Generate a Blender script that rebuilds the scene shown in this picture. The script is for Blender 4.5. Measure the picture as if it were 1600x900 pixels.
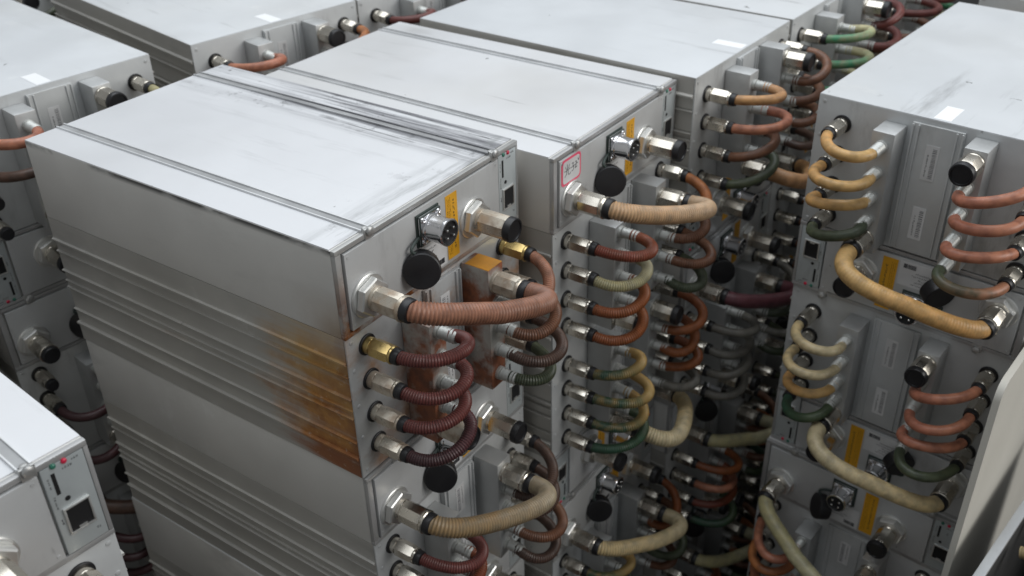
import bpy, bmesh, math, random
from mathutils import Vector, Matrix
for o in list(bpy.data.objects): bpy.data.objects.remove(o, do_unlink=True)
SC = bpy.context.scene
COL = SC.collection
R_ = math.radians


# ------------------------------------------------------------------ camera
cam = bpy.data.cameras.new('camera'); cam.sensor_width = 36; cam.lens = 36 * 1561.73 / 1600
cam.clip_start = .02; cam.clip_end = 200
cam.dof.use_dof = True; cam.dof.focus_distance = .98; cam.dof.aperture_fstop = 7.0
co = bpy.data.objects.new('camera', cam); COL.objects.link(co)
r = Vector((0.56557848, -0.82440692, -0.02177633)); u = Vector((0.44759604, 0.28467814, 0.8477123)); f = Vector((0.69266064, 0.48919484, -0.5300091))
M4 = Matrix((r, u, -f)).transposed().to_4x4(); M4.translation = (-0.55917355, -0.59557342, 0.45621382)
co.matrix_world = M4
SC.camera = co

# ------------------------------------------------------------------ light
w = bpy.data.worlds.new('World'); SC.world = w; w.use_nodes = True
bg = w.node_tree.nodes['Background']; bg.inputs[0].default_value = (.90, .935, .96, 1); bg.inputs[1].default_value = .29

def area(name, loc, target, sx, sy, power, col):
    l = bpy.data.lights.new(name, 'AREA'); l.shape = 'RECTANGLE'; l.size = sx; l.size_y = sy; l.energy = power; l.color = col
    o = bpy.data.objects.new(name, l); COL.objects.link(o); o.location = loc
    o.rotation_euler = (Vector(target) - Vector(loc)).to_track_quat('-Z', 'Y').to_euler()
    return o
area('ceiling_light', (1.0, .5, 3.2), (.8, .3, 0), 4.2, 4.5, 140, (.915, .96, 1.0))
area('window_light', (1.5, -3.4, 1.3), (.5, -.1, -.3), 2.4, 1.6, 62, (1.0, .98, .95))
vs = SC.view_settings
vs.view_transform = 'Standard'; vs.look = 'None'; vs.exposure = .06; vs.gamma = 1

# ------------------------------------------------------------------ materials
def mat(name, col, rough=.5, metal=0., noise=0., nscale=12., bump=0., bscale=60., stretch=(1, 1, 1), stain=None, spec=.5, coat=0):
    m = bpy.data.materials.new(name); m.use_nodes = True
    nt = m.node_tree; b = nt.nodes['Principled BSDF']; L = nt.links.new
    b.inputs['Roughness'].default_value = rough; b.inputs['Metallic'].default_value = metal
    b.inputs['Specular IOR Level'].default_value = spec; b.inputs['Coat Weight'].default_value = coat
    b.inputs['Base Color'].default_value = (*col, 1)
    if noise or bump or stain:
        tc = nt.nodes.new('ShaderNodeTexCoord'); oi = nt.nodes.new('ShaderNodeObjectInfo')
        mp = nt.nodes.new('ShaderNodeMapping'); mp.inputs['Scale'].default_value = stretch
        sc_ = nt.nodes.new('ShaderNodeVectorMath'); sc_.operation = 'SCALE'; sc_.inputs[0].default_value = (7.3, 3.1, 5.7)
        L(oi.outputs['Random'], sc_.inputs['Scale'])
        ad = nt.nodes.new('ShaderNodeVectorMath'); ad.operation = 'ADD'
        L(tc.outputs['Object'], mp.inputs['Vector']); L(mp.outputs[0], ad.inputs[0]); L(sc_.outputs[0], ad.inputs[1])
    colsock = None
    def mixc(fac, a, bcol):
        x = nt.nodes.new('ShaderNodeMix'); x.data_type = 'RGBA'
        if isinstance(fac, (int, float)): x.inputs[0].default_value = fac
        else: L(fac, x.inputs[0])
        for s, v in ((x.inputs[6], a), (x.inputs[7], bcol)):
            if isinstance(v, tuple): s.default_value = (*v, 1)
            else: L(v, s)
        return x.outputs[2]
    def ramp(sock, a, b_):
        q = nt.nodes.new('ShaderNodeMapRange'); L(sock, q.inputs[0]); q.inputs[1].default_value = a; q.inputs[2].default_value = b_
        return q.outputs[0]
    def math_(op, a, b_):
        q = nt.nodes.new('ShaderNodeMath'); q.operation = op; q.use_clamp = True
        for s, v in ((q.inputs[0], a), (q.inputs[1], b_)):
            if isinstance(v, (int, float)): s.default_value = v
            else: L(v, s)
        return q.outputs[0]
    def nz(scale, detail=6, vec=None, rough_=.6):
        n = nt.nodes.new('ShaderNodeTexNoise'); n.inputs['Scale'].default_value = scale; n.inputs['Detail'].default_value = detail
        n.inputs['Roughness'].default_value = rough_
        L(vec or ad.outputs[0], n.inputs['Vector']); return n.outputs['Fac']
    if noise:
        n1 = nz(nscale)
        colsock = mixc(ramp(n1, .3, .7), tuple(c * (1 - noise) for c in col), tuple(min(1, c * (1 + noise)) for c in col))
        rr = nt.nodes.new('ShaderNodeMapRange'); L(n1, rr.inputs[0]); rr.inputs[1].default_value = .3; rr.inputs[2].default_value = .7
        rr.inputs[3].default_value = max(.05, rough - .09); rr.inputs[4].default_value = min(1, rough + .1)
        L(rr.outputs[0], b.inputs['Roughness'])
    if stain:
        colsock = stain(nt, L, tc, ad, colsock or col, mixc, ramp, math_, nz, b)
    if colsock is not None and not isinstance(colsock, tuple): L(colsock, b.inputs['Base Color'])
    if bump:
        bn = nt.nodes.new('ShaderNodeBump'); bn.inputs['Strength'].default_value = bump; bn.inputs['Distance'].default_value = .002
        L(nz(bscale, 4), bn.inputs['Height'])
        if b.inputs['Normal'].is_linked: L(b.inputs['Normal'].links[0].from_socket, bn.inputs['Normal'])
        L(bn.outputs[0], b.inputs['Normal'])
    return m

def grime(amount=.5, edge=True):
    """scuffs, smears, water marks and small black marks scattered on sheet metal"""
    def fn(nt, L, tc, ad, col, mixc, ramp, math_, nz, b):
        mp = nt.nodes.new('ShaderNodeMapping'); mp.inputs['Scale'].default_value = (26, 3.2, 9); L(ad.outputs[0], mp.inputs[0])
        sm = ramp(nz(1.0, 6, mp.outputs[0], .68), .56, .76)
        fac = math_('MULTIPLY', math_('MULTIPLY', sm, ramp(nz(3.2, 3), .40, .62)), amount)
        c = mixc(fac, col, (.17, .17, .17))
        # drag marks at a slant
        m2 = nt.nodes.new('ShaderNodeMapping'); m2.inputs['Rotation'].default_value = (0, 0, .5); m2.inputs['Scale'].default_value = (70, 5, 30); L(ad.outputs[0], m2.inputs[0])
        dr = math_('MULTIPLY', ramp(nz(1.0, 3, m2.outputs[0], .5), .68, .74), ramp(nz(4.5, 2), .54, .64))
        c = mixc(math_('MULTIPLY', dr, amount), c, (.20, .20, .205))
        # dried water rings: pale flaky dust
        wv = ramp(nz(18, 8, None, .75), .56, .66); wp = ramp(nz(4.1, 3), .54, .66)
        c = mixc(math_('MULTIPLY', math_('MULTIPLY', wv, wp), .55 * amount), c, (.80, .80, .79))
        sp = ramp(nz(46, 4), .70, .73)
        sp = math_('MULTIPLY', sp, ramp(nz(5, 2), .53, .60))
        c = mixc(math_('MULTIPLY', sp, .85), c, (.04, .038, .035))
        warm = math_('MULTIPLY', ramp(nz(2.2, 4), .45, .75), .30 * amount)
        c = mixc(warm, c, (.42, .38, .29))
        # broad dents change how the light lies on the sheet
        bn = nt.nodes.new('ShaderNodeBump'); bn.inputs['Strength'].default_value = .35; bn.inputs['Distance'].default_value = .004
        L(nz(4.0, 2, tc.outputs['Object'], .4), bn.inputs['Height']); L(bn.outputs[0], b.inputs['Normal'])
        return c
    return fn

def rusty(nt, L, tc, ad, col, mixc, ramp, math_, nz, b):
    """orange-brown coolant stain that ran down the front end of the side"""
    c0 = grime(.45)(nt, L, tc, ad, col, mixc, ramp, math_, nz, b)
    sx = nt.nodes.new('ShaderNodeSeparateXYZ'); L(tc.outputs['Object'], sx.inputs[0])
    n = nz(14, 6); n2 = nz(60, 5)
    # object origin: middle of the unit, y = -L/2 is the front, z = 0 the bottom
    yy = math_('ADD', sx.outputs[1], math_('MULTIPLY', n, .10))
    yb = nt.nodes.new('ShaderNodeMapRange'); L(yy, yb.inputs[0]); yb.inputs[1].default_value = -.045 - .06; yb.inputs[2].default_value = -.135 - .06
    q = nt.nodes.new('ShaderNodeMath'); q.operation = 'ADD'; L(sx.outputs[1], q.inputs[0])
    q2 = nt.nodes.new('ShaderNodeMath'); q2.operation = 'MULTIPLY'; L(n, q2.inputs[0]); q2.inputs[1].default_value = .12; L(q2.outputs[0], q.inputs[1])
    front = nt.nodes.new('ShaderNodeMapRange'); L(q.outputs[0], front.inputs[0]); front.inputs[1].default_value = -.020; front.inputs[2].default_value = -.125
    low = nt.nodes.new('ShaderNodeMapRange'); L(sx.outputs[2], low.inputs[0]); low.inputs[1].default_value = .215; low.inputs[2].default_value = .145
    streak = nt.nodes.new('ShaderNodeMapping'); streak.inputs['Scale'].default_value = (8, 4.5, 75); L(ad.outputs[0], streak.inputs[0])
    st = nz(1., 6, streak.outputs[0], .7)
    a1 = nt.nodes.new('ShaderNodeMath'); a1.operation = 'MULTIPLY_ADD'; L(st, a1.inputs[0]); a1.inputs[1].default_value = 1.9; a1.inputs[2].default_value = -.95
    a2 = nt.nodes.new('ShaderNodeMath'); a2.operation = 'ADD'; L(a1.outputs[0], a2.inputs[0]); L(front.outputs[0], a2.inputs[1])
    fac = math_('MULTIPLY', math_('MULTIPLY', ramp(a2.outputs[0], .22, .95), low.outputs[0]), math_('ADD', front.outputs[0], .35))
    fac = math_('MULTIPLY', fac, math_('ADD', ramp(nz(120, 5), .3, .5), .55))
    rc = mixc(ramp(n2, .35, .65), (.44, .20, .035), (.27, .10, .018))
    rc = mixc(ramp(nz(7, 3), .45, .7), rc, (.46, .31, .11))
    bt = nt.nodes.new('ShaderNodeMapRange'); L(sx.outputs[2], bt.inputs[0]); bt.inputs[1].default_value = .036; bt.inputs[2].default_value = .022
    rc = mixc(math_('MULTIPLY', bt.outputs[0], .85), rc, (.22, .062, .015))
    ed = nt.nodes.new('ShaderNodeMapRange'); L(q.outputs[0], ed.inputs[0]); ed.inputs[1].default_value = -.165; ed.inputs[2].default_value = -.185
    rc = mixc(math_('MULTIPLY', ed.outputs[0], .7), rc, (.17, .055, .016))
    mr = nt.nodes.new('ShaderNodeMapRange'); L(fac, mr.inputs[0]); mr.inputs[3].default_value = .35; mr.inputs[4].default_value = .0
    L(mr.outputs[0], b.inputs['Metallic'])
    return mixc(math_('MULTIPLY', fac, .95), c0, rc)

def railgrime(nt, L, tc, ad, col, mixc, ramp, math_, nz, b):
    """black rubber scrapes along the right rail and light scuffs elsewhere"""
    c0 = grime(.4)(nt, L, tc, ad, col, mixc, ramp, math_, nz, b)
    sx = nt.nodes.new('ShaderNodeSeparateXYZ'); L(tc.outputs['Object'], sx.inputs[0])
    mp = nt.nodes.new('ShaderNodeMapping'); mp.inputs['Scale'].default_value = (60, 2.2, 9); L(ad.outputs[0], mp.inputs[0])
    s = ramp(nz(1.5, 6, mp.outputs[0], .65), .41, .55)
    band = nt.nodes.new('ShaderNodeMapRange'); L(sx.outputs[0], band.inputs[0]); band.inputs[1].default_value = .062; band.inputs[2].default_value = .10
    yb = nt.nodes.new('ShaderNodeMapRange'); L(sx.outputs[1], yb.inputs[0]); yb.inputs[1].default_value = .16; yb.inputs[2].default_value = -.05
    fac = math_('MULTIPLY', math_('MULTIPLY', s, band.outputs[0]), math_('ADD', yb.outputs[0], .3))
    c = mixc(math_('MULTIPLY', fac, .88), c0, (.13, .13, .145))
    m4 = nt.nodes.new('ShaderNodeMapping'); m4.inputs['Rotation'].default_value = (0, 0, .045); m4.inputs['Scale'].default_value = (330, 4.5, 9); L(ad.outputs[0], m4.inputs[0])
    sc2 = math_('MULTIPLY', ramp(nz(1.0, 4, m4.outputs[0], .6), .56, .60), ramp(nz(9, 4), .46, .56))
    b2 = nt.nodes.new('ShaderNodeMapRange'); L(sx.outputs[0], b2.inputs[0]); b2.inputs[1].default_value = .058; b2.inputs[2].default_value = .10
    c = mixc(math_('MULTIPLY', math_('MULTIPLY', sc2, b2.outputs[0]), .9), c, (.05, .05, .055))
    ch = math_('MULTIPLY', ramp(nz(55, 6, None, .75), .57, .60), ramp(nz(7, 3), .50, .60))
    e1 = nt.nodes.new('ShaderNodeMapRange'); L(sx.outputs[1], e1.inputs[0]); e1.inputs[1].default_value = -.165; e1.inputs[2].default_value = -.235
    c = mixc(math_('MULTIPLY', math_('MULTIPLY', ch, math_('ADD', math_('MULTIPLY', e1.outputs[0], .5), b2.outputs[0])), .8), c, (.10, .10, .105))
    # swipes near the front edge
    mp2 = nt.nodes.new('ShaderNodeMapping'); mp2.inputs['Scale'].default_value = (7, 60, 9); L(ad.outputs[0], mp2.inputs[0])
    s2 = ramp(nz(1.2, 6, mp2.outputs[0], .65), .46, .60)
    fb = nt.nodes.new('ShaderNodeMapRange'); L(sx.outputs[1], fb.inputs[0]); fb.inputs[1].default_value = -.19; fb.inputs[2].default_value = -.24
    return mixc(math_('MULTIPLY', math_('MULTIPLY', s2, fb.outputs[0]), .75), c, (.22, .23, .23))

def edge_dirt(nt, L, tc, ad, col, mixc, ramp, math_, nz, b):
    c0 = grime(.5)(nt, L, tc, ad, col, mixc, ramp, math_, nz, b)
    sx = nt.nodes.new('ShaderNodeSeparateXYZ'); L(tc.outputs['Object'], sx.inputs[0])
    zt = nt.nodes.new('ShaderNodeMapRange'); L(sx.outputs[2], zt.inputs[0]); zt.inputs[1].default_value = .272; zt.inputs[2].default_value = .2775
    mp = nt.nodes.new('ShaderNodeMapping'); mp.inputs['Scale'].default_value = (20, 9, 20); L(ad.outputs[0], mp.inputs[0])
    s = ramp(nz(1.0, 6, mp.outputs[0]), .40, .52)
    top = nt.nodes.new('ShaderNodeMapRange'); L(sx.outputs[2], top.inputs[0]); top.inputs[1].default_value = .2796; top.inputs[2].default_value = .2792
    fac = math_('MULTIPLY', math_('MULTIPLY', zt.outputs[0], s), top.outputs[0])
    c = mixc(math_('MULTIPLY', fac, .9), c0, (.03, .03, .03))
    # rust at the front lower corner of this upper shell
    q = nt.nodes.new('ShaderNodeMath'); q.operation = 'ADD'; L(sx.outputs[1], q.inputs[0]); q2 = nt.nodes.new('ShaderNodeMath'); q2.operation = 'MULTIPLY'
    L(nz(16, 6), q2.inputs[0]); q2.inputs[1].default_value = .07; L(q2.outputs[0], q.inputs[1])
    fr = nt.nodes.new('ShaderNodeMapRange'); L(q.outputs[0], fr.inputs[0]); fr.inputs[1].default_value = -.14; fr.inputs[2].default_value = -.215
    lo = nt.nodes.new('ShaderNodeMapRange'); L(sx.outputs[2], lo.inputs[0]); lo.inputs[1].default_value = .235; lo.inputs[2].default_value = .182
    return mixc(math_('MULTIPLY', math_('MULTIPLY', fr.outputs[0], lo.outputs[0]), .75), c, (.28, .16, .06))

def rust_patch(amount, lo=.42, hi=.62, scale=22, c1=(.33, .12, .03), c2=(.12, .035, .012)):
    def fn(nt, L, tc, ad, col, mixc, ramp, math_, nz, b):
        fac = math_('MULTIPLY', ramp(nz(scale, 6), lo, hi), amount)
        rc = mixc(ramp(nz(70, 4), .35, .65), c1, c2)
        mr = nt.nodes.new('ShaderNodeMapRange'); L(fac, mr.inputs[0]); mr.inputs[3].default_value = .6; mr.inputs[4].default_value = .0
        L(mr.outputs[0], b.inputs['Metallic'])
        return mixc(fac, col, rc)
    return fn

def framerust(nt, L, tc, ad, col, mixc, ramp, math_, nz, b):
    sx = nt.nodes.new('ShaderNodeSeparateXYZ'); L(tc.outputs['Object'], sx.inputs[0])
    lo = nt.nodes.new('ShaderNodeMapRange'); L(sx.outputs[2], lo.inputs[0]); lo.inputs[1].default_value = .262; lo.inputs[2].default_value = .195
    rt = nt.nodes.new('ShaderNodeMapRange'); L(sx.outputs[0], rt.inputs[0]); rt.inputs[1].default_value = .12; rt.inputs[2].default_value = -.05
    fac = math_('MULTIPLY', math_('MULTIPLY', lo.outputs[0], rt.outputs[0]), math_('ADD', ramp(nz(30, 6), .38, .55), .15))
    return mixc(fac, col, mixc(ramp(nz(70, 4), .35, .65), (.33, .12, .03), (.14, .045, .015)))

M = {}
M['case'] = mat('galvanised_steel', (.45,.44,.415), .5, .3, .07, 9, .05, 90, (1, 1, 1), grime(.6))
M['case_lit_top'] = mat('galvanised_lit_top', (.61, .63, .65), .5, .12, .04, 6, .04, 60, (1, 1, 1), grime(.6))  # paler copy of the case steel: overhead light put into the colour
M['case_rust'] = mat('rust_stained_steel', (.45,.44,.415), .5, .3, .07, 9, .05, 90, (1, 1, 1), rusty)
M['shell'] = mat('scuffed_shell_steel', (.62,.61,.585), .5, .2, .05, 8, .05, 90, (1, 1, 1), grime(.5))
M['shell_dirty'] = mat('edge_worn_shell_steel', (.62,.61,.585), .5, .2, .05, 8, .05, 90, (1, 1, 1), edge_dirt)
M['lid'] = mat('zinc_lid', (.655, .665, .685), .5, .12, .035, 5, .04, 70, (1, 1, 1), grime(.75))
M['lid_scraped'] = mat('scraped_zinc_lid', (.655, .665, .685), .5, .12, .035, 5, .04, 70, (1, 1, 1), railgrime)
M['rail'] = mat('rail_metal', (.66, .67, .68), .45, .3, .12, 20)
M['railbase'] = mat('rail_channel_metal', (.40, .405, .41), .45, .4, .12, 20)
M['rail_dirty'] = mat('blackened_rail', (.60, .61, .62), .45, .3, .12, 20, 0, 60, (1, 1, 1), railgrime)
M['panel'] = mat('pale_aluminium_panel', (.53, .54, .545), 0.45, 0.25, .05, 9, .03, 80, (1, 1, 1), grime(.5))
M['plate'] = mat('grey_steel_plate', (.53, .545, .55), .45, .22, .08, 14, .04, 90, (1, 1, 1), grime(.7))
M['plate_rust'] = mat('rust_spotted_plate', (.53, .545, .55), .45, .22, .08, 14, .04, 90, (1, 1, 1), rust_patch(.8, .50, .66, 13, (.36, .17, .05), (.20, .075, .02)))
M['control'] = mat('control_plate', (.50, .54, .55), .45, .4, .05, 14, .03, 80, (1, 1, 1), grime(.5))
M['block'] = mat('cast_aluminium', (.52, .53, .53), .45, .6, .1, 20, .08, 130)
M['block_rust'] = mat('rusted_block', (.50, .49, .46), .5, .6, .1, 20, .1, 130, (1, 1, 1), rust_patch(.95, .40, .54, 20, (.30, .085, .025), (.13, .035, .012)))
M['frame'] = mat('frame_steel', (.44, .44, .44), .42, .5, .08, 20)
M['frame_rust'] = mat('rust_edged_frame', (.44, .44, .43), .45, .5, .1, 20, .05, 130, (1, 1, 1), framerust)
M['nickel'] = mat('nickel_brass', (.62, .58, .51), .24, 1.0, .04, 25, .012, 120)
M['nickel_gold'] = mat('tarnished_brass', (.58, .43, .18), .3, 1.0, .22, 60, .05, 160)
M['nickel_rust'] = mat('rusted_nickel', (.55, .50, .42), .30, 1.0, .05, 30, .02, 120, (1, 1, 1), rust_patch(.6, .45, .62, 60, (.3, .17, .07), (.12, .06, .03)))
M['chrome'] = mat('chrome', (.74, .74, .76), .17, 1.0, .06, 30)
M['zincnut'] = mat('zinc_nut', (.74, .74, .72), .36, .8, .04, 40, .02, 120)
M['barb'] = mat('cast_barb', (.52, .53, .51), .5, .6, .2, 60)
M['screwmetal'] = mat('dull_screw', (.48, .48, .47), .45, .7, .15, 80)
M['rubber'] = mat('black_rubber', (.012, .012, .014), .42, 0, .2, 30)
M['strap'] = mat('grey_green_strap', (.035, .05, .045), .5)
M['dark'] = mat('dark_insert', (.006, .006, .007), .6)
M['pin'] = mat('silver_pin', (.8, .8, .78), .25, 1)
M['yellow'] = mat('yellow_label', (.72, .36, .015), .5, 0, .1, 25)
M['orange'] = mat('orange_tag', (.60, .27, .03), .5, 0, .2, 40)
M['paper'] = mat('white_paper', (.62, .62, .62), .6, 0, .08, 40)
M['topsticker'] = mat('glossy_white_sticker', (.88, .89, .9), .45)
M['pink'] = mat('pink_print', (.78, .10, .18), .55)
M['ink'] = mat('black_ink', (.03, .03, .035), .7)
M['greyink'] = mat('grey_ink', (.16, .16, .17), .7)
M['brownink'] = mat('brown_ink', (.22, .10, .01), .7)
M['led_red'] = mat('red_lens', (.55, .02, .06), .3)
M['led_green'] = mat('green_lens', (.03, .16, .11), .3)
M['floor'] = mat('dark_concrete', (.035, .035, .035), .85, 0, .3, 3, .3, 30)
M['cream'] = mat('cream_painted_board', (.62, .60, .54), .55, 0, .05, 4, .03, 30)
M['bin'] = mat('bin_steel', (.09, .09, .09), .5, .2, .08, 10); M['binrim'] = mat('bin_rim_steel', (.5, .52, .54), .45, .4, .08, 10)

VARM = bpy.data.materials.new('fitting_metal')
HM = {}
HC = dict(tan=((.50, .27, .11), (.46, .25, .12)), orange=((.42, .16, .055), (.36, .13, .05)), red=((.20, .048, .03), (.24, .07, .03)),
          maroon=((.13, .035, .03), (.17, .05, .042)), plum=((.055, .026, .028), (.10, .034, .038)), brown=((.19, .085, .045), (.17, .075, .042)),
          rose=((.34, .155, .095), (.29, .14, .09)), cream=((.55, .42, .22), (.50, .42, .26)), pale=((.38, .34, .18), (.45, .42, .28)),
          green=((.03, .085, .05), (.07, .10, .05)), greentan=((.035, .075, .045), (.52, .33, .11)), creamgreen=((.06, .24, .12), (.52, .48, .28)),
          moss=((.085, .10, .055), (.06, .075, .045)), grey=((.16, .15, .13), (.20, .19, .165)), salmon=((.46, .19, .11), (.42, .16, .10)),
          olive=((.30, .20, .10), (.34, .28, .19)), peach=((.52, .33, .18), (.50, .35, .22)), butter=((.58, .32, .115), (.55, .35, .14)), rust=((.25, .075, .025), (.27, .085, .025)), purple=((.12, .04, .05), (.13, .045, .055)),
          darkbrown=((.10, .055, .038), (.085, .05, .038)), greensalmon=((.36, .16, .09), (.07, .085, .05)))
def hose_mat(key):
    if key in HM: return HM[key]
    a, b_ = HC[key]
    m = bpy.data.materials.new(key + '_ribbed_hose'); m.use_nodes = True; nt = m.node_tree; L = nt.links.new; b = nt.nodes['Principled BSDF']
    uv = nt.nodes.new('ShaderNodeUVMap'); sx = nt.nodes.new('ShaderNodeSeparateXYZ'); L(uv.outputs[0], sx.inputs[0])
    tc = nt.nodes.new('ShaderNodeTexCoord'); n = nt.nodes.new('ShaderNodeTexNoise'); n.inputs['Scale'].default_value = 30; n.inputs['Detail'].default_value = 5
    L(tc.outputs['Object'], n.inputs['Vector'])
    add = nt.nodes.new('ShaderNodeMath'); add.operation = 'MULTIPLY_ADD'; L(n.outputs['Fac'], add.inputs[0]); add.inputs[1].default_value = .6; L(sx.outputs[0], add.inputs[2])
    mr = nt.nodes.new('ShaderNodeMapRange'); L(add.outputs[0], mr.inputs[0]); mr.inputs[1].default_value = .62; mr.inputs[2].default_value = 1.02
    mx = nt.nodes.new('ShaderNodeMix'); mx.data_type = 'RGBA'; L(mr.outputs[0], mx.inputs[0]); mx.inputs[6].default_value = (*a, 1); mx.inputs[7].default_value = (*b_, 1)
    # reinforcing spiral shows as slightly darker bands inside the wall
    wv = nt.nodes.new('ShaderNodeMath'); wv.operation = 'SINE'; ml = nt.nodes.new('ShaderNodeMath'); ml.operation = 'MULTIPLY'
    L(sx.outputs[1], ml.inputs[0]); ml.inputs[1].default_value = 2 * math.pi; L(ml.outputs[0], wv.inputs[0])
    m2 = nt.nodes.new('ShaderNodeMapRange'); L(wv.outputs[0], m2.inputs[0]); m2.inputs[1].default_value = -1; m2.inputs[2].default_value = 1; m2.inputs[3].default_value = .42; m2.inputs[4].default_value = 0
    dk = nt.nodes.new('ShaderNodeMix'); dk.data_type = 'RGBA'; L(m2.outputs[0], dk.inputs[0]); L(mx.outputs[2], dk.inputs[6]); dk.inputs[7].default_value = (*[c * .45 for c in a], 1)
    n2 = nt.nodes.new('ShaderNodeTexNoise'); n2.inputs['Scale'].default_value = 75; n2.inputs['Detail'].default_value = 3; L(tc.outputs['Object'], n2.inputs['Vector'])
    m3 = nt.nodes.new('ShaderNodeMapRange'); L(n2.outputs['Fac'], m3.inputs[0]); m3.inputs[1].default_value = .40; m3.inputs[2].default_value = .66; m3.inputs[4].default_value = .7
    d2 = nt.nodes.new('ShaderNodeMix'); d2.data_type = 'RGBA'; L(m3.outputs[0], d2.inputs[0]); L(dk.outputs[2], d2.inputs[6]); d2.inputs[7].default_value = (*[c * .5 for c in b_], 1)
    L(d2.outputs[2], b.inputs['Base Color']); b.inputs['Roughness'].default_value = .42; b.inputs['Specular IOR Level'].default_value = .45
    b.inputs['Subsurface Weight'].default_value = .12; b.inputs['Subsurface Radius'].default_value = (.01, .005, .003); b.inputs['Subsurface Scale'].default_value = .4
    HM[key] = m
    return m

# ------------------------------------------------------------------ mesh helper
W, LN, H1, H = .30, .486, .1006, .2806
class MB:
    """collects shapes in unit coordinates: x 0..W across the front, y 0 = front plane (front faces -y), z 0 = top, -H = bottom"""
    def __init__(s, off=(-W / 2, -LN / 2, H)): s.bm = bmesh.new(); s.off = Vector(off); s.mats = []; s.uv = None
    def mi(s, m):
        if m is None: return 0
        if m not in s.mats: s.mats.append(m)
        return s.mats.index(m)
    def v(s, p): return s.bm.verts.new(Vector(p) + s.off)
    def face(s, vs_, m=None):
        try: fc = s.bm.faces.new(vs_)
        except ValueError: return None
        fc.material_index = s.mi(m); return fc
    def box(s, x0, x1, y0, y1, z0, z1, m=None, bev=0.):
        vs_ = [s.v((x, y, z)) for z in (z0, z1) for y in (y0, y1) for x in (x0, x1)]
        fs = [s.face([vs_[i] for i in q], m) for q in ((0, 2, 3, 1), (4, 5, 7, 6), (0, 1, 5, 4), (2, 6, 7, 3), (0, 4, 6, 2), (1, 3, 7, 5))]
        if bev:
            es = list({e for fc in fs for e in fc.edges})
            bmesh.ops.bevel(s.bm, geom=es, offset=bev, segments=2, affect='EDGES', profile=.6)
        return s
    def prism(s, poly, y0, y1, m=None):
        """poly in x,z extruded along y"""
        a = [s.v((x, y0, z)) for x, z in poly]; b = [s.v((x, y1, z)) for x, z in poly]; n = len(poly)
        for i in range(n): s.face([a[i], a[(i + 1) % n], b[(i + 1) % n], b[i]], m)
        s.face(a[::-1], m); s.face(b, m); return s
    def lathe(s, c, axis, prof, n=24, m=None, phase=0., cap=True, hexr=None):
        """prof: list of (distance along axis, radius[, sides flag])"""
        ax = Vector(axis).normalized(); t = Vector((0, 0, 1)) if abs(ax.z) < .9 else Vector((1, 0, 0))
        e1 = ax.cross(t).normalized(); e2 = ax.cross(e1).normalized(); c = Vector(c); rings = []
        for d, rad in prof:
            rings.append([s.v(c + ax * d + (e1 * math.cos(phase + 2 * math.pi * i / n) + e2 * math.sin(phase + 2 * math.pi * i / n)) * rad) for i in range(n)])
        for a, b in zip(rings, rings[1:]):
            for i in range(n): s.face([a[i], b[i], b[(i + 1) % n], a[(i + 1) % n]], m)
        if cap: s.face(rings[0], m); s.face(rings[-1][::-1], m)
        return s
    def tube(s, pts, rad, n=12, m=None, uv=False, pitch=.004, amp=0., plain=False):
        pts = [Vector(p) for p in pts]; k = len(pts); lens = [0]
        for a, b in zip(pts, pts[1:]): lens.append(lens[-1] + (b - a).length)
        if uv and s.uv is None: s.uv = s.bm.loops.layers.uv.new('UVMap')
        t0 = (pts[1] - pts[0]).normalized(); ref = Vector((0, 0, 1)) if abs(t0.z) < .9 else Vector((1, 0, 0))
        e1 = t0.cross(ref).normalized(); rings = []
        for i in range(k):
            t = (pts[min(i + 1, k - 1)] - pts[max(i - 1, 0)]).normalized()
            e1 = (e1 - t * e1.dot(t)).normalized(); e2 = t.cross(e1)
            rr = (rad[i] if isinstance(rad, (list, tuple)) else rad) + amp * math.sin(2 * math.pi * lens[i] / pitch)
            rings.append([s.v(pts[i] + (e1 * math.cos(2 * math.pi * j / n) + e2 * math.sin(2 * math.pi * j / n)) * rr) for j in range(n)])
        for i in range(k - 1):
            for j in range(n):
                fc = s.face([rings[i][j], rings[i + 1][j], rings[i + 1][(j + 1) % n], rings[i][(j + 1) % n]], m)
                if uv and fc:
                    for lp, q in zip(fc.loops, (i, i + 1, i + 1, i)): lp[s.uv].uv = (lens[q] / lens[-1], .25 + .04 * math.sin(6.283 * lens[q] / pitch) if plain else lens[q] / pitch)
        s.face(rings[0][::-1], m); s.face(rings[-1], m); return s
    def mesh(s, name, smooth=True, angle=32):
        bmesh.ops.recalc_face_normals(s.bm, faces=s.bm.faces)
        me = bpy.data.meshes.new(name); s.bm.to_mesh(me); s.bm.free()
        for m in s.mats: me.materials.append(m)
        if smooth:
            for p in me.polygons: p.use_smooth = True
            me.set_sharp_from_angle(angle=R_(angle))
        return me

def bez(p0, p1, p2, p3, n):
    p0, p1, p2, p3 = map(Vector, (p0, p1, p2, p3)); out = []
    for i in range(n + 1):
        t = i / n; out.append(p0 * (1 - t) ** 3 + p1 * 3 * t * (1 - t) ** 2 + p2 * 3 * t * t * (1 - t) + p3 * t ** 3)
    return out
def even(pts, step):
    L_ = [0]
    for a, b in zip(pts, pts[1:]): L_.append(L_[-1] + (b - a).length)
    n = max(8, int(L_[-1] / step)); out = []; j = 0
    for i in range(n + 1):
        d = L_[-1] * i / n
        while j < len(L_) - 2 and L_[j + 1] < d: j += 1
        t = (d - L_[j]) / max(1e-9, L_[j + 1] - L_[j]); out.append(pts[j].lerp(pts[j + 1], t))
    return out

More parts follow.
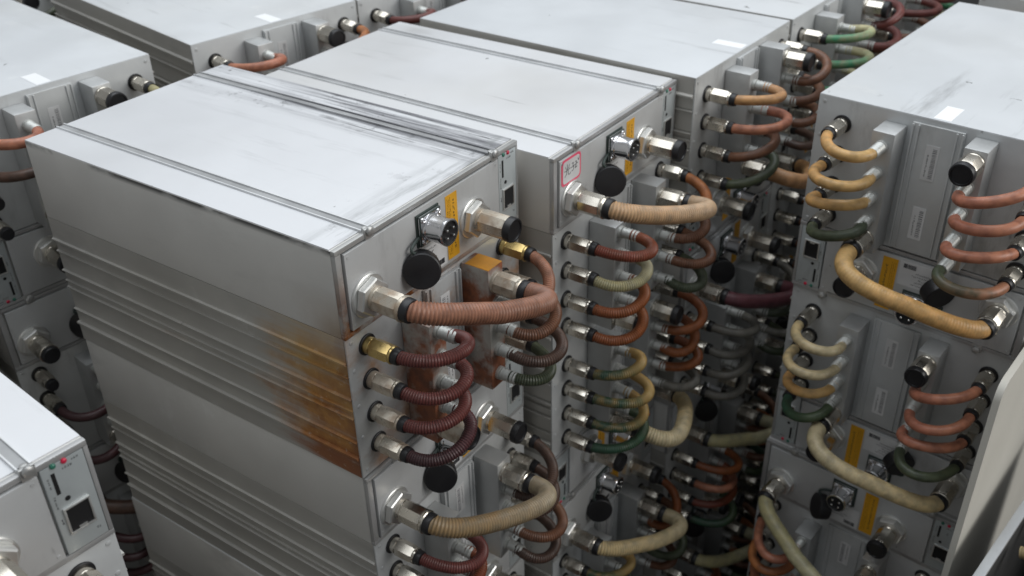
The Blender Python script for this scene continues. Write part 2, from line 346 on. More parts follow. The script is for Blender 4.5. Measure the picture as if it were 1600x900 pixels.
# ------------------------------------------------------------------ meshes of one unit
CZ = (-.1205, -.1635, -.2065, -.2475)            # rows of hose fittings
LZ = (-.128, -.160, -.193, -.226)                # barbs on the left block
RZ = (-.1495, -.181, -.214, -.248)                # barbs on the right block
ME = {}
def rib_profile():
    xs = [(-.1003, 0.0), (-.1285, 0.0), (-.1287, -.0030), (-.1308, -.0030), (-.1325, .0020)]
    for z, out in ((-.1462, .0012), (-.1738, .0019), (-.1888, .0011), (-.1985, .0019), (-.2310, .0017)):
        xs += [(z, .0014), (z - .0002, -out), (z - .0014, -out), (z - .0019, .0030), (z - .0036, .0030), (z - .0042, .0014)]
    xs += [(-.2515, .0014), (-.2517, -.0030), (-.2542, -.0030), (-.2562, 0.0), (-.2800, 0.0)]
    left = [(x, z) for z, x in xs]; right = [(W - x, z) for z, x in reversed(xs)]
    return left + right
ME['case'] = MB().prism(rib_profile(), .0025, LN).mesh('case')
b = MB(); b.box(0, W, 0, .0022, -.2796, -.1012, None, .0006)
for z in (-.107, -.142, -.186, -.227, -.272):
    for x in (.0075, W - .0075): b.lathe((x, .0002, z), (0, -1, 0), [(0, .0026), (.0008, .0024), (.0011, .0014)], 10)
ME['front_plate'] = b.mesh('front_plate')
b = MB(); b.box(0, W, .0045, LN, -.0998, -.0008, None, .0009); ME['shell'] = b.mesh('shell')
b = MB(); b.box(.0004, W - .0004, .0062, LN - .0005, -.0012, .0003, None, .0004); ME['lid'] = b.mesh('lid')
b = MB(); b.box(.0004, W - .0004, .0006, LN - .0005, -H + .0002, -H + .0009, None, .0003); ME['bottom'] = b.mesh('lit_top_skin')
b = MB()                                                              # the folded strip beside the lid: two ridges with a groove
for dx in (-.0058, .0042): b.box(.0475 + dx, .0475 + dx + .0016, .003, LN - .001, -.0012, .0026, VARM, .0005)
b.box(.0475 - .0042, .0475 + .0042, .0062, LN - .002, -.0012, .0009, M['railbase'])
ME['rail0'] = b.mesh('rail')
b = MB()
for dx in (-.0058, .0042): b.box(.2545 + dx, .2545 + dx + .0016, .003, LN - .001, -.0012, .0026, VARM, .0005)
b.box(.2545 - .0042, .2545 + .0042, .0062, LN - .002, -.0012, .0009, M['railbase'])
ME['rail1'] = b.mesh('rail')
for k, x in ((0, .0475), (1, .2545)):
    b = MB(); b.box(x - .006, x + .006, -.0024, .0012, -.0075, .0042, None, .0009)
    b.lathe((x, -.0022, .0012), (0, -1, 0), [(0, .0046), (.001, .0049), (.0028, .0046), (.0036, .0034), (.0038, .0016)], 16)
    b.lathe((x, .003, .0016), (0, 0, 1), [(0, .0034), (.0016, .0032), (.0022, .0020)], 12)
    ME['knob%d' % k] = b.mesh('lid_screw')
b = MB()                                                              # frame round the panel
b.box(0, W, -.0012, .0044, -.0056, -.0004, None, .0006); b.box(0, W, -.0012, .0044, -.1000, -.0948, None, .0006)
b.box(0, .0075, -.0012, .0044, -.0946, -.0058, None, .0006); b.box(W - .0038, W, -.0012, .0044, -.0946, -.0058, None, .0006)
ME['frame'] = b.mesh('panel_frame')
b = MB(); b.box(.0097, .2590, -.0032, .0044, -.0930, -.0074, None, .0007)
for x, z in ((.014, -.012), (.014, -.088), (.254, -.012), (.254, -.088)): b.lathe((x, -.0030, z), (0, -1, 0), [(0, .0018), (.0006, .0016)], 8)
ME['panel'] = b.mesh('front_panel')
b = MB(); b.box(.2618, .2957, -.0014, .0044, -.0942, -.0062, None, .0005); ME['control'] = b.mesh('control_plate')
b = MB(); x0, x1, z0, z1 = .2696, .2878, -.0742, -.0508                 # network socket: metal frame and dark well
for q in ((x0 - .0016, x0, z0, z1), (x1, x1 + .0016, z0, z1), (x0 - .0016, x1 + .0016, z1, z1 + .0016), (x0 - .0016, x1 + .0016, z0 - .0016, z0)):
    b.box(q[0], q[1], -.0034, -.0010, q[2], q[3], M['zincnut'], .0003)
b.box(x0, x1, -.0022, -.0012, z0, z1, M['dark']); b.box(.2755, .282, -.0032, -.0016, z0, z0 + .0022, M['zincnut'])
ME['port'] = b.mesh('network_port')
b = MB(); b.box(.2682, .2712, -.0017, -.0012, -.0345, -.0136, M['dark']); ME['slot'] = b.mesh('card_slot'); b = MB(); b.lathe((.2746, -.0012, -.0418), (0, -1, 0), [(0, .0022), (.0006, .0022)], 14, M['dark'])
ME['button'] = b.mesh('reset_button')
b = MB().lathe((.2716, -.0012, -.0073), (0, -1, 0), [(0, .0024), (.0012, .0022), (.0019, .0012)], 14); ME['ledg'] = b.mesh('status_light')
b = MB().lathe((.2802, -.0012, -.0077), (0, -1, 0), [(0, .0024), (.0012, .0022), (.0019, .0012)], 14); ME['ledr'] = b.mesh('status_light')
b = MB(); g = random.Random(3)                                        # the small printing on the control plate
def glyphs(b, x, z, n, cw, ch, y, vertical=False, m=None):
    """a run of small printed characters, each a few strokes"""
    for i in range(n):
        cx, cz = (x, z - i * ch * 1.25) if vertical else (x + i * cw * 1.25, z)
        for k in range(g.randint(2, 3)):
            t = .16
            if g.random() < .5:
                zz = cz - ch * g.random() * .85; b.box(cx, cx + cw * (.6 + .4 * g.random()), y - .00012, y, zz - ch * t, zz, m)
            else:
                xx = cx + cw * g.random() * .8; b.box(xx, xx + cw * t, y - .00018, y, cz - ch, cz - ch * g.random() * .35, m)
glyphs(b, .2775, -.0125, 4, .0016, .0022, -.0014, False); glyphs(b, .2855, -.0085, 3, .0016, .0022, -.0014); glyphs(b, .2648, -.016, 4, .0014, .0022, -.0014, True)
glyphs(b, .2648, -.034, 5, .0014, .0022, -.0014, True); glyphs(b, .2648, -.058, 2, .0016, .0024, -.0014, True); glyphs(b, .288, -.083, 2, .0016, .0024, -.0014)
ME['ctext'] = b.mesh('printed_text', False)
# power connector
cx, cz = .1315, -.0315
b = MB(); b.box(cx - .0185, cx + .0185, -.0048, -.0033, cz - .0185, cz + .0185, M['strap'], .0005)
b.box(cx - .017, cx + .017, -.0085, -.0049, cz - .017, cz + .017, M['chrome'], .0014)
for sx_ in (-1, 1):
    for sz in (-1, 1): b.lathe((cx + sx_ * .0126, -.0085, cz + sz * .0126), (0, -1, 0), [(0, .0032), (.0012, .003), (.0018, .0016), (.0012, .0008)], 12, M['chrome'])
ME['flange'] = b.mesh('connector_flange')
b = MB(); b.lathe((cx, -.0086, cz), (0, -1, 0), [(0, .0152), (.003, .0152), (.004, .0142), (.019, .0142), (.020, .0148), (.0235, .0148), (.0243, .0140), (.0243, .0126), (.021, .0124)], 32, cap=False)
ME['barrel'] = b.mesh('connector_barrel')
b = MB(); b.lathe((cx, -.0086, cz), (0, -1, 0), [(.010, .0125), (.0218, .0125)], 28); ME['insert'] = b.mesh('connector_insert')
for i, (dx, dz) in enumerate(((-.005, .0045), (.005, .0045), (-.005, -.0045), (.005, -.0045))):
    b = MB(); b.lathe((cx + dx, -.0300, cz + dz), (0, -1, 0), [(0, .0015), (.004, .0015), (.0048, .0008)], 10); ME['pin%d' % i] = b.mesh('pin')
# dust cap hanging from a strap
cp = Vector((.0985, -.020, -.0650)); ax = Vector((-.70, -.60, .22)).normalized()
b = MB(); b.lathe(cp, ax, [(-.019, .0175), (-.0185, .0190), (-.003, .0200), (-.001, .0195), (0, .0182)], 32); ME['cap'] = b.mesh('dust_cap')
b = MB()
pts = bez((cx - .0172, -.0055, cz - .006), (cx - .040, -.009, cz - .010), (cp.x - .004, -.010, -.045), tuple(cp - ax * .012 + Vector((0, .001, .016))), 14)
b.tube(pts, .0019, 8); ME['cstrap'] = b.mesh('cap_strap')
# labels
b = MB(); b.box(.1625, .1822, -.0036, -.0033, -.0885, -.0125, M['yellow'])
for i, x in enumerate((.1648, .1672, .1696)): glyphs(b, x, -.016, 32, .0011, .0017, -.0036, True, M['brownink'])
glyphs(b, .1745, -.019, 16, .0028, .0030, -.0036, True, M['ink'])
ME['ylabel'] = b.mesh('warning_label', False)
b = MB(); b.box(.1125, .1600, -.0036, -.0033, -.0900, -.0555, M['paper'])
for k in range(5): glyphs(b, .116, -.0585 - k * .0042, 13 - 2 * (k % 3), .0017, .0023, -.0036, False, M['ink'])
for i in range(18): b.box(.1395 + i * .0009, .1395 + i * .0009 + .0003 + .0004 * g.random(), -.0039, -.0036, -.0868, -.0808, M['ink'])
ME['wlabel'] = b.mesh('printed_label', False)
# centre plate with two serial labels
b = MB()
b.box(.1185, .1795, -.0045, -.0002, -.2735, -.1045, None, .0008)
for x in (.1200, .1268, .1712, .1780): b.box(x - .0011, x + .0011, -.0068, -.0043, -.272, -.106, None, .0006)
ME['cplate'] = b.mesh('centre_plate')
for k, (za, zb) in enumerate(((-.168, -.124), (-.250, -.205))):
    b = MB(); b.box(.1425, .1585, -.0050, -.0046, za, zb, M['paper'])
    zz = za + .004
    while zz < zb - .004:
        t = .0006 + .0013 * g.random(); b.box(.1450, .1500, -.0054, -.0050, zz, zz + t * .5, M['greyink']); zz += t + .0006 + .0009 * g.random()
    glyphs(b, .1535, zb - .004, 9, .0018, .0026, -.0050, True, M['ink']); ME['serial%d' % k] = b.mesh('serial_label', False)
# manifold blocks
b = MB(); b.box(.0815, .1080, -.038, -.0004, -.2720, -.1170, None, .0016); ME['blockL'] = b.mesh('manifold_block')
b = MB(); b.box(.1860, .2135, -.038, -.0004, -.2660, -.1040, None, .0016); ME['blockR'] = b.mesh('manifold_block')
b = MB(); b.box(.1868, .2127, -.0375, -.006, -.1041, -.1034, M['orange'], .0002); ME['tag'] = b.mesh('orange_tag')
# fittings
def small_fitting(x, z):
    y = -.0001
    c = MB(); c.lathe((x, y, z), (0, -1, 0), [(0, .0118), (.0015, .0118), (.0020, .0110)], 24, M['rubber'])
    c.lathe((x, y - .0018, z), (0, -1, 0), [(0, .0093), (.006, .0093), (.0068, .0088)], 24, VARM)
    c.lathe((x, y - .0085, z), (0, -1, 0), [(0, .0094), (.0012, .0104), (.0215, .0104), (.0235, .0095), (.026, .0094), (.0275, .0088)], 6, VARM, .5)
    c.lathe((x, y - .0335, z), (0, -1, 0), [(0, .0095), (.0016, .0099), (.0032, .0094)], 24, VARM)
    return c
def add_collar(x, z, y, rr, ln):
    c = MB(); c.lathe((x, y, z), (0, -1, 0), [(0, rr * .96), (.001, rr), (ln - .0015, rr * .97), (ln, rr * .90)], 20); return c.mesh('collar')
def small_nobase(k, x, z): return small_fitting(x, z).mesh('hose_fitting', True, 25)
for i, z in enumerate(CZ):
    ME['fitL%d' % i] = small_nobase(i, .0285, z); ME['colL%d' % i] = add_collar(.0285, z, -.0362, .0089, .008)
    ME['fitR%d' % i] = small_nobase(i, .2655, z); ME['colR%d' % i] = add_collar(.2655, z, -.0362, .0089, .008)
def barb(x, z, y0=-.0378, ln=.026):
    c = MB(); pr = [(0, .0082), (.004, .0082), (.0046, .0066)]; d = .0052
    while d < ln - .002: pr += [(d, .0060), (d + .0006, .0078), (d + .0034, .0064)]; d += .0044
    pr.append((ln, .0062)); c.lathe((x, y0, z), (0, -1, 0), pr, 18); return c.mesh('hose_barb')
for i in range(4): ME['barbL%d' % i] = barb(.0948, LZ[i]); ME['barbR%d' % i] = barb(.1998, RZ[i])
def big_fitting(x, z, y, nut=True, body=.036):
    c = MB()
    if nut:
        c.lathe((x, y, z), (0, -1, 0), [(0, .0232), (.0022, .0232), (.0030, .0220)], 32, M['zincnut'])
        c.lathe((x, y - .003, z), (0, -1, 0), [(0, .0195), (.0010, .0208), (.0072, .0208), (.0085, .0192)], 6, M['zincnut'], .3)
        y -= .0112
    c.lathe((x, y - .0003, z), (0, -1, 0), [(0, .0128), (.003, .0128), (.004, .0122)], 28, VARM)
    c.lathe((x, y - .004, z), (0, -1, 0), [(0, .0126), (.0015, .0136), (body - .009, .0136), (body - .007, .0126)], 8, VARM, .39)
    c.lathe((x, y + .003 - body, z), (0, -1, 0), [(0, .0128), (.0016, .0138), (.0038, .0138), (.0050, .0124)], 28, VARM)
    return c.mesh('large_fitting', True, 25), y - body - .001
PF, yP = big_fitting(.0345, -.0640, -.0030); ME['bigP'] = PF
CF, yC = big_fitting(.2075, -.0565, -.0030, True, .040); ME['bigC'] = CF
BF, yB = big_fitting(.1998, -.1235, -.0376, False, .034); ME['bigB'] = BF
LF, yL = big_fitting(.0948, -.2560, -.0376, False, .034); ME['bigL'] = LF
def plug(x, z, y):
    c = MB(); c.lathe((x, y + .004, z), (0, -1, 0), [(0, .0130), (.001, .0141), (.007, .0141), (.009, .0132), (.0092, .0114), (.0078, .0108)], 28); return c.mesh('plug')
ME['plugC'] = plug(.2075, -.0565, yC); ME['plugL'] = plug(.0948, -.2560, yL)
ME['colP'] = add_collar(.0345, -.0640, yP + .0002, .0128, .009); ME['colB'] = add_collar(.1998, -.1235, yB + .0002, .0128, .009)
# hoses, three bends of each
VAR = 5
def hose_small(xa, za, xb, zb, ext, dz, vr, plain):
    j = random.Random(int(vr * 1000 + za * 10000 + xa * 100)); k = lambda s: (j.random() - .5) * 2 * s
    a = Vector((xa, -.0385, za)); bb = Vector((xb, -.0540, zb)); e = ext + k(.013)
    pts = bez(a, (xa + k(.013), -.0385 - e, za + dz * .6 + k(.009)), (xb + (xb - xa) * .12 + k(.011), -.054 - e * .78, zb - .003 + k(.009)), bb, 60)
    c = MB(); c.tube(even(pts, .0025 if plain else .00068), .0068, 12, None, True, .0027, 0 if plain else .00042, plain); return c.mesh('hose')
def hose_big(vr, plain):
    j = random.Random(vr); k = lambda s: (j.random() - .5) * 2 * s
    a = Vector((.0345, yP + .002, -.0640)); bb = Vector((.1998, yB + .002, -.1235))
    p1 = bez(a, (.036, yP - .026, -.066), (.070 + k(.010), yP - .040, -.081 + k(.007)), (.112, yP - .055, -.092), 40)
    p2 = bez((.112, yP - .055, -.092), (.160, yP - .072, -.1045), (.206, yB - .058 + k(.010), -.119), bb, 50)
    c = MB(); c.tube(even(p1 + p2[1:], .0009), .0110, 18, None, True, .0036, .00016 if plain else .00055, plain); return c.mesh('large_hose')
for vr in range(VAR):
    for plain in (0, 1):
        sf = '%d%s' % (vr, 'p' if plain else '')
        ME['hoseB_' + sf] = hose_big(vr, plain)
        for i in range(4):
            ME['hoseL%d_%s' % (i, sf)] = hose_small(.0285, CZ[i], .0948, LZ[i], .066, -.008, vr + i * .1, plain)
            ME['hoseR%d_%s' % (i, sf)] = hose_small(.2655, CZ[i], .1998, RZ[i], .072, -.010, vr + i * .1 + .5, plain)
# paper stickers
b = MB(); b.box(.140, .160, .004, .050, -H - .0001, -H + .0003, M['topsticker']); ME['bsticker'] = b.mesh('paper_sticker', False)
b = MB(); pz = -.0036                                                  # hand-written sticker with pink border
def rrect(b, x0, x1, z0, z1, rad, y0, y1, m):
    poly = []
    for cx_, cz_, a0 in ((x1 - rad, z1 - rad, 0), (x0 + rad, z1 - rad, 90), (x0 + rad, z0 + rad, 180), (x1 - rad, z0 + rad, 270)):
        for t in range(0, 91, 15): poly.append((cx_ + rad * math.cos(R_(a0 + t)), cz_ + rad * math.sin(R_(a0 + t))))
    b.prism(poly, y0, y1, m)
rrect(b, .0125, .0545, -.0425, -.0085, .006, -.0036, -.0033, M['pink']); rrect(b, .0155, .0515, -.0396, -.0114, .0045, -.0039, -.0035, M['paper'])
def stroke(b, pts, m, wd=.00075, y=-.0039):
    for (xa, za), (xb, zb) in zip(pts, pts[1:]):
        d = Vector((xb - xa, zb - za)); n_ = Vector((-d.y, d.x)).normalized() * wd / 2; d = d.normalized() * wd * .3
        q = [(xa - d.x + n_.x, za - d.y + n_.y), (xb + d.x + n_.x, zb + d.y + n_.y), (xb + d.x - n_.x, zb + d.y - n_.y), (xa - d.x - n_.x, za - d.y - n_.y)]
        b.prism(q, y - .0002, y + .0001, m)
for s_ in ([(.0245, -.016), (.0245, -.0225)], [(.0205, -.018), (.0222, -.0212)], [(.0290, -.0172), (.0270, -.0212)], [(.0185, -.0235), (.0310, -.0225)],
           [(.0235, -.0235), (.0222, -.028), (.0190, -.0305)], [(.0262, -.0230), (.0262, -.029), (.0300, -.0300), (.0312, -.0280)],
           [(.0345, -.0185), (.0375, -.0180), (.0362, -.0215), (.0385, -.0235), (.0372, -.0275), (.0340, -.0280)],
           [(.0410, -.0190), (.0435, -.0182), (.0442, -.0210), (.0412, -.0268), (.0455, -.0255)], [(.0470, -.0160), (.0485, -.0190), (.0505, -.0150)],
           [(.0330, -.0232), (.0468, -.0215)]): stroke(b, s_, M['ink'])
ME['note'] = b.mesh('handwritten_sticker', False)

# ------------------------------------------------------------------ placing a unit
FLOOR = -1.1224
def link(name, me, parent, m=None, flip=False):
    o = bpy.data.objects.new(name, me); COL.objects.link(o); o.parent = parent
    if flip: o.rotation_euler = (0, math.pi, 0); o.location = (0, 0, H)
    if m is not None:
        if len(o.data.materials) == 0: o.data.materials.append(m)
        o.material_slots[-1 if len(o.material_slots) == 1 else 0].link = 'OBJECT'
        o.material_slots[-1 if len(o.material_slots) == 1 else 0].material = m
    return o
GROUP = 'metal liquid cooled units stacked in rows'
def unit(q, zbase, scale, label, flip=False, hl=None, hr=None, big='tan', vr=0, rust=False, sticker=False, note=False, tag=False, jig=(0, 0, 0), gold=(), plain=True):
    x, y, th = q[0], q[1], q[3] + jig[2]
    c, s = math.cos(R_(th)), math.sin(R_(th))
    ox, oy = W / 2 + jig[0], LN / 2 + jig[1]
    e = bpy.data.objects.new('liquid_cooled_unit', None); COL.objects.link(e); e.empty_display_size = .05
    e.location = (x + c * ox - s * oy, y + s * ox + c * oy, zbase); e.rotation_euler = (0, 0, R_(th)); e.scale = (1, 1, scale)
    e['label'] = label; e['category'] = 'server unit'; e['group'] = GROUP
    P = lambda n, k, m=None: link(n, ME[k], e, m, flip)
    def S(n, k, par, m=None): return link(n, ME[k], par, m)
    nick = M['nickel_rust'] if rust else M['nickel']
    P('case', 'case', M['case_rust'] if rust else M['case']); fp = P('front_plate', 'front_plate', M['plate_rust'] if rust else M['plate'])
    if flip: P('lit_top_skin', 'bottom', M['case_lit_top'])  # added skin, keeps upturned bottoms lighter than the shaded case sides
    sh = P('shell', 'shell', M['shell_dirty'] if rust else M['shell'])
    lid = P('lid', 'lid', M['lid_scraped'] if rust else M['lid'])
    for k in (0, 1): rl = P('lid_rail', 'rail%d' % k); setm(rl, M['rail_dirty'] if rust and k else M['rail']); S('lid_screw', 'knob%d' % k, rl, M['screwmetal'])
    P('panel_frame', 'frame', M['frame_rust'] if rust else M['frame']); P('front_panel', 'panel', M['panel'])
    cp_ = P('control_plate', 'control', M['control']); S('network_port', 'port', cp_); S('card_slot', 'slot', cp_); S('reset_button', 'button', cp_)
    S('status_light', 'ledg', cp_, M['led_green'])['label'] = 'green status light'; S('status_light', 'ledr', cp_, M['led_red'])['label'] = 'red status light'
    S('printed_text', 'ctext', cp_, M['ink'])
    fl = P('power_connector', 'flange'); S('connector_barrel', 'barrel', fl, M['chrome']); S('connector_insert', 'insert', fl, M['dark'])
    for k in range(4): S('pin', 'pin%d' % k, fl, M['pin'])
    cap = P('dust_cap', 'cap', M['rubber']); S('cap_strap', 'cstrap', cap, M['strap'])
    P('warning_label', 'ylabel')['label'] = 'yellow label printed with vertical text'; P('printed_label', 'wlabel')['label'] = 'white label with lines of small print'
    pl = P('centre_plate', 'cplate', M['plate_rust'] if rust else M['plate'])
    for k in (0, 1): S('serial_label', 'serial%d' % k, pl)
    bl = P('manifold_block', 'blockL', M['block_rust'] if rust else M['block']); br = P('manifold_block', 'blockR', M['block_rust'] if rust else M['block'])
    if tag: S('paper_tag', 'tag', br)
    for k in range(4): S('hose_barb', 'barbL%d' % k, bl, M['barb']); S('hose_barb', 'barbR%d' % k, br, M['barb'])
    for k, col in (('bigP', 'colP'), ('bigC', 'plugC')):
        o = P('large_fitting', k); setm(o, nick); S('collar' if col == 'colP' else 'plug', col, o, M['rubber'])
    for k, col in (('bigB', 'colB'), ('bigL', 'plugL')):
        o = P('large_fitting', k); setm(o, nick); S('collar' if col == 'colB' else 'plug', col, o, M['rubber'])
    for i in range(4):
        for sd, cols in (('L', hl), ('R', hr)):
            o = P('hose_fitting', 'fit%s%d' % (sd, i)); setm(o, M['nickel_gold'] if (sd + str(i)) in gold else nick)
            S('collar', 'col%s%d' % (sd, i), o, M['rubber'])
            key = cols[i]
            if key: P('hose', 'hose%s%d_%d%s' % (sd, i, (vr + i) % VAR, 'p' if plain else ''), hose_mat(key))
    if big: P('large_hose', 'hoseB_%d%s' % (vr, 'p' if plain else ''), hose_mat(big))
    if sticker: P('paper_sticker', 'bsticker')
    if note: P('handwritten_sticker', 'note')['label'] = 'pink bordered sticker with handwriting'
    return e
def setm(o, m):
    for sl in o.material_slots:
        if sl.material is VARM: sl.link = 'OBJECT'; sl.material = m
DONE = []
LOW = ['floor-level unit of the front stack', 'floor-level unit of the stack with the pink-stickered unit', 'unit with rust red loops below the pale cream large hose',
       'floor-level unit of the stack with green and cream hoses', 'floor-level unit of the stack with maroon hoses', 'unit at the foot of the right-hand stack',
       'floor-level unit of the stack behind the right-hand one', 'floor-level unit in the bottom left corner', 'floor-level unit at the left edge',
       'floor-level unit of the stack added beyond the left edge for shade', 'floor-level unit behind the front stack', 'floor-level unit beyond the pink-stickered stack', 'floor-level unit of the top left corner stack']
def stack(q, levels):
    lv = dict(levels[-1]); lv['label'] = LOW[len(DONE)]; lv['vr'] = (lv['vr'] + 1) % VAR; levels = levels + [lv]; DONE.append(q)
    n = len(levels); top = q[2]; sc = (top - FLOOR) / (n * H)
    for k, lv in enumerate(levels):
        unit(q, top - (k + 1) * H * sc, sc, plain=q not in (A, B), **lv)

# ------------------------------------------------------------------ setting
b = MB((0, 0, 0)); b.box(-6, 9, -6, 9, FLOOR - .1, FLOOR - .0005); fo = bpy.data.objects.new('floor', b.mesh('floor', False)); COL.objects.link(fo)
fo.data.materials.append(M['floor']); fo['kind'] = 'structure'

A = (0, 0, 0, 0); B = (.3140, -.0400, -.0195, -.8); D = (.6160, -.0720, -.0135, -2.5); E_ = (.922, -.0875, -.0135, -3.0); F_ = (1.226, -.112, -.006, -2.0)
RS = (.631, -.2332, -.0065, -95.6); S_ = (1.215, -.292, -.016, -95.0); C_ = (-.57, .035, -.03, -6); Hs = (-.03, .64, .005, -8); I_ = (.34, .6, -.004, -10.5)
J_ = (.642, .548, -.006, -10.5); H2 = (.22, 1.22, -.01, -9)

stack(A, [
 dict(label='front unit on top of its stack, with rust-stained ribbed side and pinkish brown large hose', hl=('maroon', 'maroon', 'maroon', 'plum'), hr=('rose', 'brown', 'darkbrown', 'moss'), big='rose', vr=0, rust=True, tag=True, gold=('L0', 'R0')),
 dict(label='unit directly beneath the rust-stained one, with olive tan large hose', hl=('maroon', 'red', 'maroon', 'plum'), hr=('darkbrown', 'darkbrown', 'brown', 'darkbrown'), big='olive', vr=1, jig=(.001, -.002, .1)),
 dict(label='third unit down in the front stack with the rusty top unit', hl=('red', 'maroon', 'brown', 'brown'), hr=('brown',) * 4, big='rose', vr=2, jig=(-.001, .001, 0))])
stack(B, [
 dict(label='unit with a pink bordered handwritten sticker on its front panel', hl=('red', 'pale', 'rust', 'rust'), hr=('orange', 'brown', 'brown', 'moss'), big='peach', vr=1, note=True),
 dict(label='upside-down unit beneath the pink-stickered one, with hoses fading from green to yellow', flip=True, hr=('green', 'greentan', 'greentan', 'greentan'), hl=('grey', 'rust', 'rust', 'rust'), big='cream', vr=2, jig=(.001, .002, 0)),
 dict(label='third unit down under the pink-stickered one, with yellowish cream large hose', hl=('greentan', 'moss', 'pale', 'green'), hr=('rust', 'brown', 'moss', 'brown'), big='cream', vr=0)])
stack(D, [
 dict(label='upside-down unit right of the pink-stickered one, orange tan hoses at its near corner', flip=True, hr=('moss', 'brown', 'salmon', 'tan'), hl=('darkbrown', 'brown', 'brown', 'brown'), big='tan', vr=0, sticker=True),
 dict(label='unit with a purple large hose and grey small hoses, second in its stack', hl=('grey', 'grey', 'grey', 'grey'), hr=('grey', 'moss', 'grey', 'moss'), big='purple', vr=1, jig=(.002, -.002, 0)),
 dict(label='unit with a pale cream large hose below the one with the purple hose', hl=('rust', 'salmon', 'red', 'green'), hr=('brown', 'orange', 'brown', 'green'), big='pale', vr=2)])
stack(E_, [
 dict(label='upside-down unit with green and cream hoses behind the orange tan hoses', flip=True, hr=('brown', 'creamgreen', 'creamgreen', 'creamgreen'), hl=('maroon', 'brown', 'maroon', 'maroon'), big='tan', vr=1),
 dict(label='dark unit beneath the one with green and cream hoses', flip=True, hr=('brown',) * 4, hl=('moss',) * 4, big='purple', vr=2),
 dict(label='third unit down in the stack with the green and cream hoses', hr=('brown',) * 4, hl=('moss',) * 4, big='olive', vr=0)])
stack(F_, [
 dict(label='farthest upside-down unit of the row, maroon hoses at the top edge', flip=True, hr=('maroon', 'brown', 'maroon', 'maroon'), hl=('brown', 'creamgreen', 'maroon', 'brown'), big='purple', vr=2),
 dict(label='second unit of the farthest stack in the row of maroon hoses', flip=True, hr=('brown',) * 4, hl=('maroon',) * 4, big='tan', vr=1),
 dict(label='bottom unit of the farthest stack in the row of maroon hoses', hr=('brown',) * 4, hl=('maroon',) * 4, big='tan', vr=0)])
stack(RS, [
 dict(label='top unit of the right-hand stack, orange tan loops left and pink loops right', flip=True, hr=('moss', 'butter', 'butter', 'butter'), hl=('greensalmon', 'salmon', 'salmon', 'salmon'), big='butter', vr=0, sticker=True),
 dict(label='middle unit of the right-hand stack, with a green loop and pale cream large hose', flip=True, hr=('green', 'butter', 'cream', 'cream'), hl=('moss', 'salmon', 'salmon', 'salmon'), big='cream', vr=1, jig=(.002, .002, 0)),
 dict(label='third unit of the right-hand stack, panel side up, greenish cream hose', hl=('salmon', 'orange', 'salmon', 'orange'), hr=('orange',) * 4, big='pale', vr=2, jig=(0, -.006, 0))])
stack(S_, [
 dict(label='unit behind the right-hand stack at the top right corner', flip=True, hr=('butter', 'tan', 'butter', 'butter'), hl=('salmon',) * 4, big='cream', vr=2),
 dict(label='second unit of the stack behind the right-hand stack', flip=True, hr=('tan',) * 4, hl=('salmon',) * 4, big='cream', vr=0),
 dict(label='third unit down in the stack behind the right-hand stack', hr=('tan',) * 4, hl=('salmon',) * 4, big='cream', vr=1)])
stack(C_, [
 dict(label='near unit in the bottom left corner with network socket and red and green lights', hl=('tan',) * 4, hr=('tan', 'brown', 'tan', 'brown'), big='tan', vr=1),
 dict(label='unit beneath the one in the bottom left corner', hl=('tan',) * 4, hr=('brown',) * 4, big='rose', vr=2),
 dict(label='third unit down in the stack in the bottom left corner', hl=('tan',) * 4, hr=('brown',) * 4, big='rose', vr=0)])
stack(Hs, [
 dict(label='upside-down unit at the upper left edge with a reddish brown hose', flip=True, hr=(None, None, 'darkbrown', 'salmon'), hl=('brown', 'salmon', 'tan', 'pale'), big=None, vr=0, sticker=True),
 dict(label='shadowed unit beneath the one at the upper left edge', hr=('brown', 'moss', 'brown', 'moss'), hl=(None, 'plum', None, 'plum'), big=None, vr=1),
 dict(label='third unit down in the stack at the upper left edge', hr=('brown',) * 4, hl=('plum',) * 4, big='darkbrown', vr=2)])
stack((-.345, .685, -.02, -8), [  # stack added past the left edge to keep light out of the gap
 dict(label='top unit of the stack added beyond the left edge for shade', flip=True, hr=('brown',) * 4, hl=('brown',) * 4, big='plum', vr=1),
 dict(label='second unit of the stack added beyond the left edge for shade', hr=('brown',) * 4, hl=('plum',) * 4, big='plum', vr=2),
 dict(label='third unit down in the stack added beyond the left edge for shade', hr=('brown',) * 4, hl=('plum',) * 4, big='plum', vr=0)])
stack(I_, [
 dict(label='upside-down unit behind the front unit, with orange brown hoses', flip=True, hr=('brown', 'salmon', 'salmon', 'salmon'), hl=('orange', 'salmon', 'orange', 'orange'), big='salmon', vr=1, sticker=True),
 dict(label='second unit of the stack behind the front unit', hr=('brown',) * 4, hl=('maroon',) * 4, big='red', vr=2),
 dict(label='third unit down in the stack behind the front unit', hr=('brown',) * 4, hl=('maroon',) * 4, big='red', vr=0)])
stack(J_, [
 dict(label='unit at the top edge with brownish red hose, beyond the pink-stickered unit', flip=True, hr=('red', 'brown', 'maroon', 'maroon'), hl=('salmon',) * 4, big='maroon', vr=2),
 dict(label='second unit of the stack at the top edge beyond the pink-stickered unit', hr=('brown',) * 4, hl=('maroon',) * 4, big='red', vr=0),
 dict(label='third unit down in the stack at the top edge beyond the pink-stickered unit', hr=('brown',) * 4, hl=('maroon',) * 4, big='red', vr=1)])
stack(H2, [
 dict(label='unit in the top left corner showing only a fitting, behind two pale lids', flip=True, hr=('brown',) * 4, hl=('moss', 'green', 'moss', 'moss'), big='red', vr=0),
 dict(label='second unit of the stack in the top left corner', hr=('brown',) * 4, hl=('moss',) * 4, big='red', vr=0),
 dict(label='third unit down in the stack in the top left corner', hr=('brown',) * 4, hl=('moss',) * 4, big='red', vr=1)])

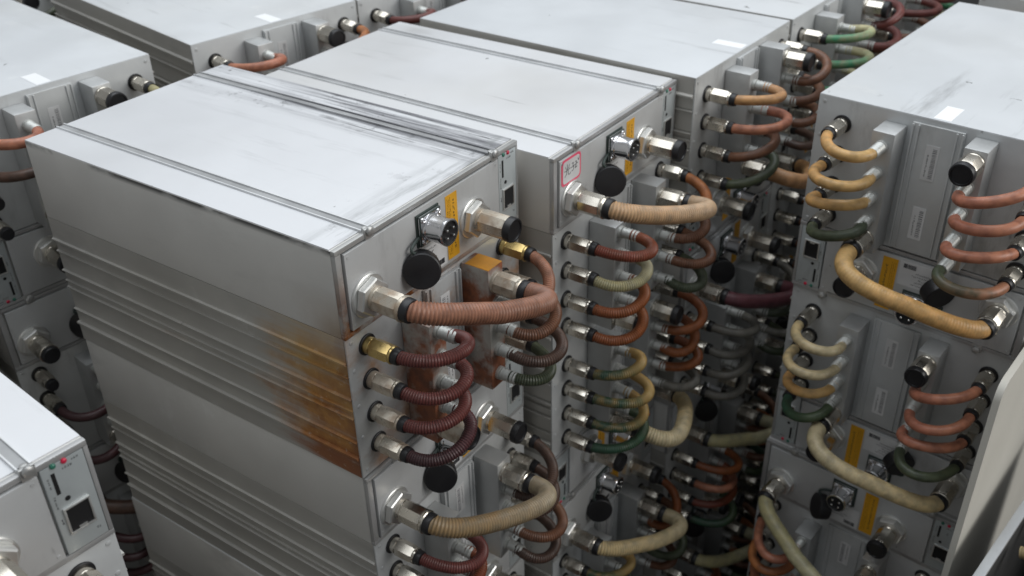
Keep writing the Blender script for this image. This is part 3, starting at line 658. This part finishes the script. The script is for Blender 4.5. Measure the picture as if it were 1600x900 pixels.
# cream board against the right-hand stack
b = MB((0, 0, 0)); x0, x1, z0, z1, rad = 0, .54, 0, -FLOOR - .254, .022
poly = [(x1, z0), (x1, z1)] + [(x0 + rad - rad * math.sin(R_(t)), z1 - rad + rad * math.cos(R_(t))) for t in range(0, 91, 15)] + [(x0, z0)]
b.prism(poly, 0, .008); bo = bpy.data.objects.new('board', b.mesh('board')); COL.objects.link(bo); bo.data.materials.append(M['cream'])
bo.location = (.492, -.5338, FLOOR); bo.rotation_euler = (0, 0, R_(-5.6)); bo['label'] = 'cream board with rounded corner standing at the right-hand stack'; bo['category'] = 'board'
# open bin with cream hoses in the lower right corner
e = bpy.data.objects.new('open_bin', None); COL.objects.link(e); e.location = (.25, -.5372, FLOOR); e.rotation_euler = (0, 0, R_(-8)); e['label'] = 'open steel bin in the bottom right corner, cream hoses inside'; e['category'] = 'bin'
zt = -.50 - FLOOR; b = MB((0, 0, 0))
b.box(0, .55, -.004, 0, 0, zt - .002); b.box(0, .55, -.40, -.396, 0, zt - .002); b.box(0, .004, -.396, -.004, 0, zt - .002); b.box(.546, .55, -.396, -.004, 0, zt - .002); b.box(.004, .546, -.396, -.004, 0, .004)
link('bin_body', b.mesh('bin_body', False), e, M['bin'])
b = MB((0, 0, 0)); b.box(-.002, .552, -.009, .003, zt - .006, zt, None, .0015); link('bin_rim', b.mesh('bin_rim'), e, M['binrim'])
b = MB((0, 0, 0)); b.box(-.002, .552, -.403, -.391, zt - .006, zt, None, .0015); link('bin_rim', b.mesh('bin_rim'), e, M['binrim'])
b = MB((0, 0, 0))
for k in range(7):
    pts = bez((.05 + k * .07, -.02, zt - .05), (.06 + k * .07, -.1, zt - .02), (.04 + k * .07, -.3, zt - .03), (.05 + k * .07, -.38, zt - .06), 20)
    o = bpy.data.objects.new('loose_hose', MB((0, 0, 0)).tube(even(pts, .003), .0085, 12, None, True, .004, .0003).mesh('loose_hose')); COL.objects.link(o); o.data.materials.append(hose_mat('cream'))
    o.location = e.location; o.rotation_euler = e.rotation_euler; o['label'] = 'cream hose lying across the open steel bin'; o['category'] = 'hose'; o['group'] = 'cream hoses in the open bin'
b.bm.free()
